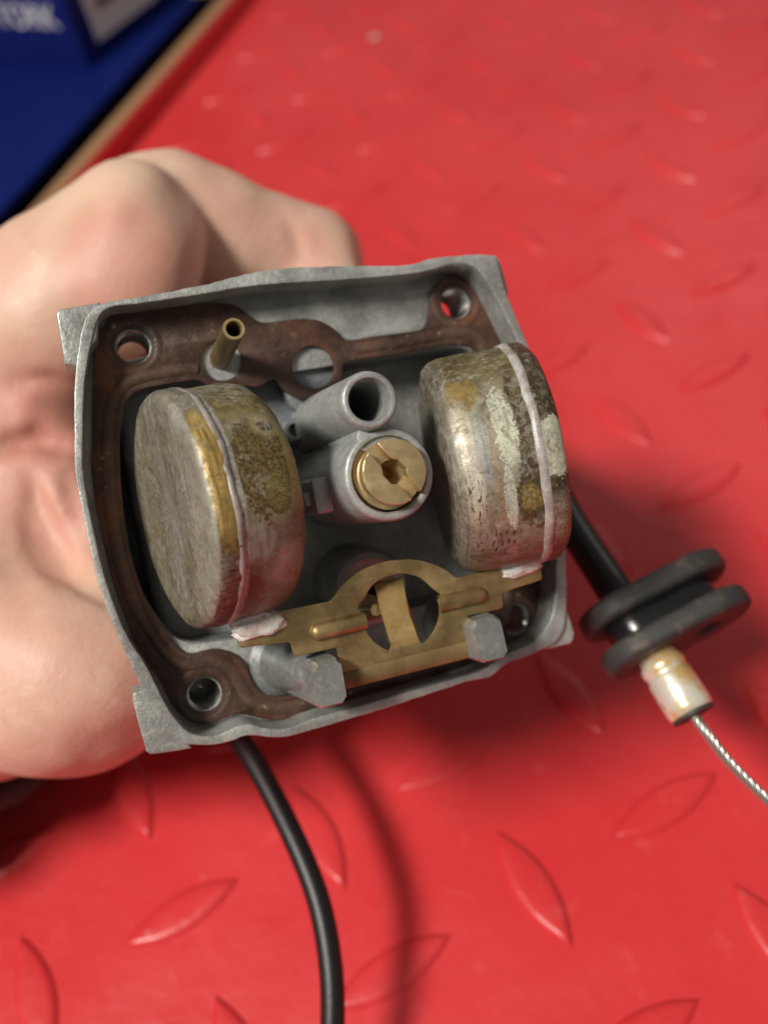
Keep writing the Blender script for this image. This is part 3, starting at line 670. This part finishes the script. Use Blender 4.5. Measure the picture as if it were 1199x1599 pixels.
kn = [(-22.55, ZP - 0.02), (-23.7, ZP - 0.04), (-24.5, ZP - 0.22), (-24.85, ZP - 0.55)]
vs, fs = [], []
for (y, z) in kn: vs += [(-6.5, y, z), (11.2 if z > ZP - 1 else 11.1, y, z)]
for (y, z) in reversed(kn): vs += [(-6.5, y + 0.35, z - 0.45), (11.1, y + 0.35, z - 0.45)]
nk = len(kn) * 2
for i in range(nk - 1): fs.append((2 * i, 2 * i + 1, 2 * i + 3, 2 * i + 2))
fs.append((2 * nk - 2, 2 * nk - 1, 1, 0)); fs.append(tuple(range(0, 2 * nk, 2))); fs.append(tuple(reversed(range(1, 2 * nk, 2))))
fs = [tuple(reversed(f)) for f in fs]
Acc().add(vs, fs).obj('hinge_knuckle', M['brass_knuckle'], arm, 60)
tg = [(-21.2, ZP - 0.02, 0.55, 4.35), (-20.3, ZP + 0.12, 0.5, 4.15), (-19.9, ZP + 0.02, 0.45, 4.1), (-17.5, ZP - 0.9, 0.4, 3.95), (-15.0, ZP - 1.6, 0.4, 4.1), (-13.1, ZP - 2.0, 0.45, 4.3), (-12.7, ZP - 2.6, 0.45, 4.3)]
vs, fs = [], []
for y, z, x0, x1 in tg: vs += [(x0, y, z), (x1, y, z)]
for y, z, x0, x1 in reversed(tg): vs += [(x0, y, z - 0.5), (x1, y, z - 0.5)]
nk = len(tg) * 2
for i in range(nk - 1): fs.append((2 * i, 2 * i + 1, 2 * i + 3, 2 * i + 2))
fs.append((2 * nk - 2, 2 * nk - 1, 1, 0)); fs.append(tuple(range(0, 2 * nk, 2))); fs.append(tuple(reversed(range(1, 2 * nk, 2))))
Acc().add(vs, fs).obj('tongue', M['brass_tongue'], arm, 50)
for x0, x1 in ((-9.6, -2.2), (7.8, 14.6)):                      # pressed half-round ribs
    vs, fs = [], []
    y0 = -16.8 if x0 < 0 else -16.9
    ns = 20
    for i in range(ns + 1):
        x = x0 + (x1 - x0) * i / ns
        e_ = min(1.0, ((x - x0) / 1.1) if x0 < 0 else ((x1 - x) / 1.1)); s_ = math.sqrt(max(0.0, 1 - (1 - e_) ** 2))
        for k in range(9):
            t = math.pi * k / 8; vs.append((x, y0 + math.cos(t) * 1.12 * max(s_, 0.05), ZP - 0.03 + math.sin(t) ** 0.8 * 1.1 * s_))
    for i in range(ns):
        for k in range(8): fs.append((i * 9 + k, (i + 1) * 9 + k, (i + 1) * 9 + k + 1, i * 9 + k + 1))
    Acc().add(vs, fs).obj('pressed_rib', M['brass_dull'], arm, 70)
def crust(cx, cy, cz, ax_, ay, az, seed):
    bm = bmesh.new(); bmesh.ops.create_icosphere(bm, subdivisions=4, radius=1); vs = []
    for v in bm.verts:
        k = 1 + 0.28 * noise.noise(v.co * 1.7 + Vector((seed, 0, 0))) + 0.12 * noise.noise(v.co * 5 + Vector((seed, 3, 0)))
        x = max(-1.0, min(1.0, v.co.x * 1.25)); vs.append((cx + ax_ * x * k, cy + ay * v.co.y * k - 0.03 * x * seed, cz + az * v.co.z * k))
    bm.verts.index_update(); fs = [[v.index for v in f.verts] for f in bm.faces]; bm.free()
    return vs, fs
Acc().add(*crust(-15.5, -14.3, 12.0, 3.0, 1.6, 1.0, 2)).obj('solder', M['solder'], arm, 0)
Acc().add(*crust(20.2, -14.5, 12.0, 2.9, 1.35, 1.1, -4)).obj('solder', M['solder'], arm, 0)
vs, fs = tube([(-10.2, -22.9, 10.2), (15.0, -22.6, 10.2)], 1.0, 16)
Acc().add(vs, fs).obj('hinge_pin', M['bore'], arm)

# hinge posts
def hinge_post(pts, cx, web):
    a = Acc()
    n = len(pts)
    lv = [(-3.0, 1.25), (9.0, 1.06), (14.3, 1.0), (15.0, 0.89)]
    cy = sum(p[1] for p in pts) / n
    vs, fs = [], []
    for z, s in lv:
        for x, y in pts: vs.append((cx + (x - cx) * s - (0.35 * (15 - z) * 0.2 if web else 0), cy + (y - cy) * s, z))
    for r_ in range(len(lv) - 1):
        for i in range(n): fs.append((r_ * n + i, r_ * n + (i + 1) % n, (r_ + 1) * n + (i + 1) % n, (r_ + 1) * n + i))
    fs.append(tuple(range((len(lv) - 1) * n, len(lv) * n)))
    if area2(pts) < 0: fs = [tuple(reversed(f)) for f in fs]
    a.add(vs, fs)
    return a
pl_ = hinge_post([(-10.7, -20.9), (-9.8, -20.1), (-7.3, -20.0), (-6.7, -20.7), (-6.8, -25.0), (-7.5, -25.8), (-10.2, -25.8), (-10.9, -25.1)], -8.8, True)
vs, fs, _ = lathe([(-1.2, 5.0), (0, 4.0), (3, 3.3), (8, 2.7), (11.0, 1.4)], (-11.2, -21.9, 0), (0.14, -0.03, 1), (1, 0, 0), 32, (False, True)); pl_.add(vs, fs)
pl_.obj('hinge_post', M['cast_smooth'], carb, 22)
pr_ = hinge_post([(10.6, -20.5), (11.4, -19.7), (14.1, -19.5), (14.9, -20.2), (15.1, -24.6), (14.3, -25.4), (11.6, -25.3), (10.7, -24.6)], 12.8, False)
vs, fs, _ = lathe([(-1.2, 4.6), (2, 3.8), (6.5, 3.0), (8.0, 2.4)], (13.4, -22.0, 0), (0, 0, 1), (1, 0, 0), 32, (False, True)); pr_.add(vs, fs)
pr_.obj('hinge_post', M['cast_smooth'], carb, 22)
# needle valve seat under the arm
vs, fs, _ = lathe([(-14, 6.2), (0.5, 5.6), (2.2, 5.0), (2.6, 4.2), (2.0, 3.4), (1.6, 1.5)], (1.8, -14.2, 0), (0, 0, 1), (1, 0, 0), 48)
Acc().add(vs, fs).obj('valve_seat', M['cast_post'], carb, 40)
vs, fs, _ = lathe([(1, 1.7), (6.0, 1.7), (6.4, 1.4), (7.5, 0.9), (9.2, 0.8), (9.3, 0.05)], (0.2, -16.2, 0), (0, 0, 1), (1, 0, 0), 24)
Acc().add(vs, fs).obj('needle_valve', M['brass'], carb, 40)

# ------------------------------------------------------------------ the hand: one continuous surface grown from a distance field
def W3(*a): return np.array(a, dtype=np.float32)
HAND = [([(-36.4, -241.1, 68.0, 18), (-27.8, -239.3, 73.8, 16.5), (3.8, -213.0, 89.4, 12.2)], 1),
        ([(-5.3, -230.0, 81.2, 12), (5.4, -223.6, 85.8, 11), (9.4, -221.0, 87.5, 9.6)], 6),
        ([(0.9, -203.6, 84.7, 12.4), (3.8, -202.1, 84.6, 12.2), (26.6, -194.2, 69.3, 11.0), (37.5, -208.6, 60.2, 9.0)], 0.8),
        ([(-49.1, -236.1, 54.4, 17), (-41.1, -231.7, 58.6, 15), (-10.1, -192.8, 69.6, 11.5), (21.1, -192.9, 57.9, 10), (34.3, -209.7, 52.6, 8.5)], 3),
        ([(-56.3, -235.3, 44.7, 17), (-51.0, -228.1, 44.1, 14), (-20.0, -192.7, 53.7, 11), (12.1, -198.0, 45.6, 9.5), (24.7, -215.1, 40.4, 8)], 4),
        ([(-60.3, -242.0, 34.4, 16), (-53.3, -234.2, 30.9, 12), (-28.5, -204.5, 40.0, 9.5), (-1.9, -211.9, 33.8, 8.5), (8.9, -225.7, 29.2, 7)], 4),
        ([(-43.5, -243.9, 59.4, 22), (-40.7, -271.3, 43.4, 28)], 12),
        ([(-17.6, -229.3, 72.1, 9), (-12.3, -236.9, 66.6, 10), (-7.3, -247.1, 60.6, 10)], 8),
        ([(-21.6, -241.2, 69.8, 14), (-14.0, -252.4, 61.9, 14), (-8.8, -263.8, 54.8, 15)], 12),
        ([(-36.4, -275.7, 48.8, 28), (-11.9, -278.7, 49.7, 23), (10.5, -280.8, 52.1, 16.8), (23.6, -273.8, 48.2, 12.5), (34.9, -262.4, 45.8, 9.5)], 8),
        ([(-39.7, -274.4, 45.9, 28), (-64.4, -305.8, 28.8, 26), (-75.0, -326.4, 30.5, 26)], 10)]
RIDGES = [([(-1.9, -249.4, 67.2, 4.5), (4.9, -258.0, 63.0, 4.5), (11.4, -265.8, 58.2, 4.5)], 6)]
GROOVES = [([(-7.5, -255.3, 75.6, 0.78), (-4.8, -253.1, 74.9, 2.08), (-2.0, -250.8, 74.2, 2.6), (0.8, -250.2, 72.5, 2.08), (3.1, -249.2, 70.3, 0.78)], 2.8), ([(3.4, -254.6, 70.3, 0.36), (6.2, -258.1, 69.1, 0.96), (8.4, -261.1, 67.3, 1.2), (10.5, -263.6, 65.2, 0.96), (13.1, -266.4, 63.8, 0.36)], 2.2), ([(-1.5, -256.5, 71.7, 0.66), (0.8, -259.9, 69.5, 1.76), (3.4, -263.5, 67.6, 2.2), (6.2, -266.1, 65.9, 2.2), (10.0, -269.4, 65.3, 2.2), (15.5, -271.7, 65.6, 1.76), (19.7, -273.2, 64.4, 0.66)], 2.4), ([(27.4, -198.7, 81.9, 0.27), (28.6, -200.7, 79.9, 0.72), (29.7, -202.5, 77.6, 0.27)], 1.5), ([(-6.7, -245.3, 81.2, 0.27), (-4.6, -243.9, 80.7, 0.72), (-2.4, -242.5, 80.3, 0.9), (-1.0, -241.7, 79.1, 0.72), (0.1, -240.7, 77.7, 0.27)], 1.8), ([(-0.8, -261.4, 69.4, 0.24), (1.3, -264.2, 68.0, 0.64), (3.5, -267.0, 66.9, 0.8), (7.5, -270.2, 66.3, 0.64), (13.1, -274.5, 67.9, 0.24)], 1.6)]
def build_hand():
    h = 1.15
    pts = np.array([p[:3] for ch, k in HAND for p in ch]); rad = np.array([p[3] for ch, k in HAND for p in ch])
    lo = (pts - rad[:, None]).min(0) - 4; hi = (pts + rad[:, None]).max(0) + 4
    nx, ny, nz = [int(math.ceil((hi[i] - lo[i]) / h)) + 1 for i in range(3)]
    X = (lo[0] + h * np.arange(nx, dtype=np.float32))[:, None, None]
    Y = (lo[1] + h * np.arange(ny, dtype=np.float32))[None, :, None]
    Z = (lo[2] + h * np.arange(nz, dtype=np.float32))[None, None, :]
    def cone(a, b):
        ax_, ay, az, ra = a; bx_, by, bz, rb = b
        dx, dy, dz = bx_ - ax_, by - ay, bz - az; l2 = dx * dx + dy * dy + dz * dz
        t = np.clip(((X - ax_) * dx + (Y - ay) * dy + (Z - az) * dz) / l2, 0, 1)
        d = np.sqrt((X - ax_ - t * dx) ** 2 + (Y - ay - t * dy) ** 2 + (Z - az - t * dz) ** 2)
        return d - (ra + (rb - ra) * t)
    def smin(a, b, k):
        q = np.clip(0.5 + 0.5 * (b - a) / k, 0, 1)
        return b * (1 - q) + a * q - k * q * (1 - q)
    F = None
    for ch, k in HAND:
        C = None
        for a, b in zip(ch[:-1], ch[1:]):
            c = cone(a, b); C = c if C is None else smin(C, c, 2.2)
        F = C if F is None else smin(F, C, k)
    for ch, k in RIDGES:
        for a, b in zip(ch[:-1], ch[1:]): F = smin(F, cone(a, b), k)
    for ch, k in GROOVES:
        C = None
        for a, b in zip(ch[:-1], ch[1:]):
            c = cone(a, b); C = c if C is None else np.minimum(C, c)
        F = -smin(-F, C, k)
    rg = np.random.default_rng(4)
    for lam, amp, cnt_ in ((22.0, 0.20, 6), (9.0, 0.06, 8), (4.5, 0.02, 8)):
        for _ in range(cnt_):
            kv = rg.normal(size=3); kv = kv / np.linalg.norm(kv) * 2 * math.pi / (lam * rg.uniform(0.8, 1.25)); ph = rg.uniform(0, 6.28)
            F = F + amp * np.sin(X * kv[0] + Y * kv[1] + Z * kv[2] + ph)
    F = F.astype(np.float32)
    # naive surface nets
    ins = F < 0
    cs = (nx - 1, ny - 1, nz - 1)
    cnt = np.zeros(cs, np.float32); S = np.zeros((3,) + cs, np.float32)
    def sl(c): return tuple(slice(c[i], c[i] + cs[i]) for i in range(3))
    cor = [(i, j, k) for i in (0, 1) for j in (0, 1) for k in (0, 1)]
    for a in cor:
        for ax_ in range(3):
            if a[ax_]: continue
            b = list(a); b[ax_] = 1
            f0, f1 = F[sl(a)], F[sl(tuple(b))]
            x = ins[sl(a)] != ins[sl(tuple(b))]
            t = np.where(x, f0 / np.where(x, f0 - f1, 1), 0)
            cnt += x
            for i in range(3): S[i] += np.where(x, a[i] + (t if i == ax_ else 0), 0)
    act = cnt > 0
    idx = -np.ones(cs, np.int64); idx[act] = np.arange(act.sum())
    ci = np.argwhere(act)
    V = lo + h * (ci + np.stack([S[i][act] / cnt[act] for i in range(3)], 1))
    faces = []
    for ax_ in range(3):
        o1, o2 = (ax_ + 1) % 3, (ax_ + 2) % 3
        a = [slice(0, None)] * 3; b = [slice(0, None)] * 3
        a[ax_] = slice(0, -1); b[ax_] = slice(1, None)
        A, B = ins[tuple(a)], ins[tuple(b)]
        e = np.argwhere(A != B)
        ok = (e[:, o1] > 0) & (e[:, o2] > 0) & (e[:, o1] < cs[o1]) & (e[:, o2] < cs[o2])
        e = e[ok]
        sgn = A[tuple(e.T)]
        q = []
        for d1, d2 in ((-1, -1), (0, -1), (0, 0), (-1, 0)):
            c = e.copy(); c[:, o1] += d1; c[:, o2] += d2; q.append(idx[tuple(c.T)])
        q = np.stack(q, 1); q[~sgn] = q[~sgn][:, ::-1]
        faces.append(q)
    return V, np.concatenate(faces)
V, Fc = build_hand()
hand = bpy.data.objects.new('person', None); col.objects.link(hand)
hand.location = (-0.0391, -0.2659, 0.0469)
hl = Vector(hand.location)
me = bpy.data.meshes.new('hand')
Vm = V * MM - np.array(hl)
me.vertices.add(len(Vm)); me.vertices.foreach_set('co', Vm.astype(np.float32).ravel())
me.loops.add(Fc.size); me.loops.foreach_set('vertex_index', Fc.astype(np.int32).ravel())
me.polygons.add(len(Fc)); me.polygons.foreach_set('loop_start', np.arange(0, Fc.size, 4, dtype=np.int32))
try: me.polygons.foreach_set('loop_total', np.full(len(Fc), 4, dtype=np.int32))
except Exception: pass
me.update(calc_edges=True); me.validate()
ho = finish('hand', me, M['skin'], hand, 0)
md = ho.modifiers.new('relax', 'SMOOTH'); md.factor = 0.5; md.iterations = 2
tag(hand, 'bare left hand gripping the carburetor from behind, fingers curled round it', 'person')
# dark knitted cuff round the wrist
cuff = spline([(-34.7, -275.8, 40.1), (-49.2, -290.2, 32.1), (-63.2, -307.9, 28.0), (-74.8, -328.1, 29.0)], 6)
n_ = len(cuff)
vs, fs = tube(cuff, [34 + 1.5 * math.sin(i * 1.3) for i in range(n_)], 64, False)
vs = [v + Vector((noise.noise(v * 0.35), noise.noise(v * 0.35 + Vector((5, 0, 0))), noise.noise(v * 0.35 + Vector((0, 7, 0))))) * 1.2 for v in vs]
vs = [Vector(v) - hl * 1000 for v in vs]
s_ = Acc().add(vs, fs).obj('sleeve', M['sleeve'], hand, 0)
sd = s_.modifiers.new('thickness', 'SOLIDIFY'); sd.thickness = 0.003; sd.offset = 0
s_['label'] = 'dark fuzzy sleeve cuff'

# ------------------------------------------------------------------ black hose hanging below
hz = spline([(23.1, -267.3, 30.8), (28.2, -273.5, 29.2), (37.3, -280.9, 29.0), (46.9, -290.1, 27.1), (53.8, -298.2, 24.6), (58.1, -306.2, 21.8), (60.5, -314.1, 18.7), (61.9, -323.6, 14.7), (62.0, -333.6, 9.4)], 10)
vs, fs = tube(hz, 1.9, 24)
tag(Acc().add(vs, fs).obj('rubber_hose', M['hose']), 'thin black rubber hose hanging down from under the carburetor', 'hose')

# ------------------------------------------------------------------ throttle cable: housing, grommet, ferrule, wire rope
O0 = Vector((98.1, -252.9, 45.8)); AX = (Vector((104.2, -260.3, 43.3)) - O0).normalized()
LONG = Vector((9.8, 7.3, 1.7)); LONG = (LONG - AX * LONG.dot(AX)).normalized(); SH = AX.cross(LONG).normalized()
cb = bpy.data.objects.new('throttle_cable', None); col.objects.link(cb); cb.location = O0 * MM
tag(cb, 'black throttle cable with rubber grommet, gilt ferrule and bare steel wire', 'cable')
def loc3(l, s, a): return LONG * l + SH * s + AX * a
hp = spline([Vector(p) - O0 for p in [(35.5, -212.4, 44.6), (39.9, -204.1, 48.0), (51.7, -201.4, 49.3), (66.0, -209.7, 48.9), (77.1, -223.0, 48.5), (84.0, -233.9, 47.8)]] + [AX * -8, AX * -2, AX * 4], 8)
vs, fs = tube(hp, 3.05, 28); Acc().add(vs, fs).obj('cable_housing', M['housing'], cb)
def stadium(l0, l1, r, n=20):
    p = [(l1 + r * math.cos(-math.pi / 2 + math.pi * i / n), r * math.sin(-math.pi / 2 + math.pi * i / n)) for i in range(n + 1)]
    return p + [(l0 + r * math.cos(math.pi / 2 + math.pi * i / n), r * math.sin(math.pi / 2 + math.pi * i / n)) for i in range(n + 1)]
def oriented(pl): 
    vs, fs = pl; return [loc3(*v) for v in vs], fs
gm = bpy.data.objects.new('grommet', None); col.objects.link(gm); gm.parent = cb
H1 = circle(0, 0, 2.9, 28); H2 = circle(9.2, 0, 2.1, 24)
big = wobble(stadium(-1.2, 10.0, 7.0), 0.3, 0.3, 4); small = stadium(-0.2, 8.6, 4.9)
G = (-5.9, -2.2, 0.9, 4.6)
Acc().add(*oriented(plate([big, H1, H2], G[0], G[1], 1.1, 3))).obj('flange', M['grommet'], gm, 60)
Acc().add(*oriented(plate([small, H1, H2], G[1] - 0.4, G[2] + 0.4, 0.1, 1))).obj('neck', M['housing'], gm, 60)
Acc().add(*oriented(plate([big, H1, H2], G[2], G[3], 1.1, 3))).obj('flange', M['grommet'], gm, 60)
f0 = G[3]
vs, fs, _ = lathe([(f0 - 4, 3.0), (f0 - 0.5, 3.0), (f0 + 0.9, 3.15), (f0 + 1.3, 3.5), (f0 + 2.3, 3.6), (f0 + 2.7, 3.35), (f0 + 3.3, 3.35), (f0 + 3.8, 3.6), (f0 + 8.8, 3.65), (f0 + 9.6, 3.5), (f0 + 9.9, 3.2), (f0 + 9.9, 2.6)], (0, 0, 0), AX, LONG, 40)
Acc().add(vs, fs).obj('ferrule', M['ferrule'], cb, 40)
vs, fs, _ = lathe([(f0 + 9.95, 3.35), (f0 + 10.4, 3.3), (f0 + 10.5, 0.4)], (0, 0, 0), AX, LONG, 32)
Acc().add(vs, fs).obj('ferrule_end', M['grommet'], cb, 40)
wp = spline([AX * (f0 + 5), AX * (f0 + 10.2)] + [Vector(p) - O0 for p in [(109.7, -266.5, 41.0), (112.9, -268.9, 38.7), (119.4, -272.4, 35.0), (127.3, -276.0, 31.6), (137.2, -279.2, 27.7)]], 40)
wr = Acc()
T = [(wp[min(i + 1, len(wp) - 1)] - wp[max(i - 1, 0)]).normalized() for i in range(len(wp))]
N = T[0].orthogonal().normalized(); fr = []; s = 0.0
for i in range(len(wp)):
    N = (N - T[i] * N.dot(T[i])).normalized()
    if i: s += (wp[i] - wp[i - 1]).length
    fr.append((wp[i], N.copy(), T[i].cross(N), s))
for k in range(7):
    if k == 6: path = [p for p, _, _, _ in fr]
    else: path = [p + (n1 * math.cos(k * math.pi / 3 + s_ * 0.85) + n2 * math.sin(k * math.pi / 3 + s_ * 0.85)) * 0.52 for p, n1, n2, s_ in fr]
    vs, fs = tube(path, 0.30, 8); wr.add(vs, fs)
wr.obj('wire_rope', M['wire'], cb, 0)
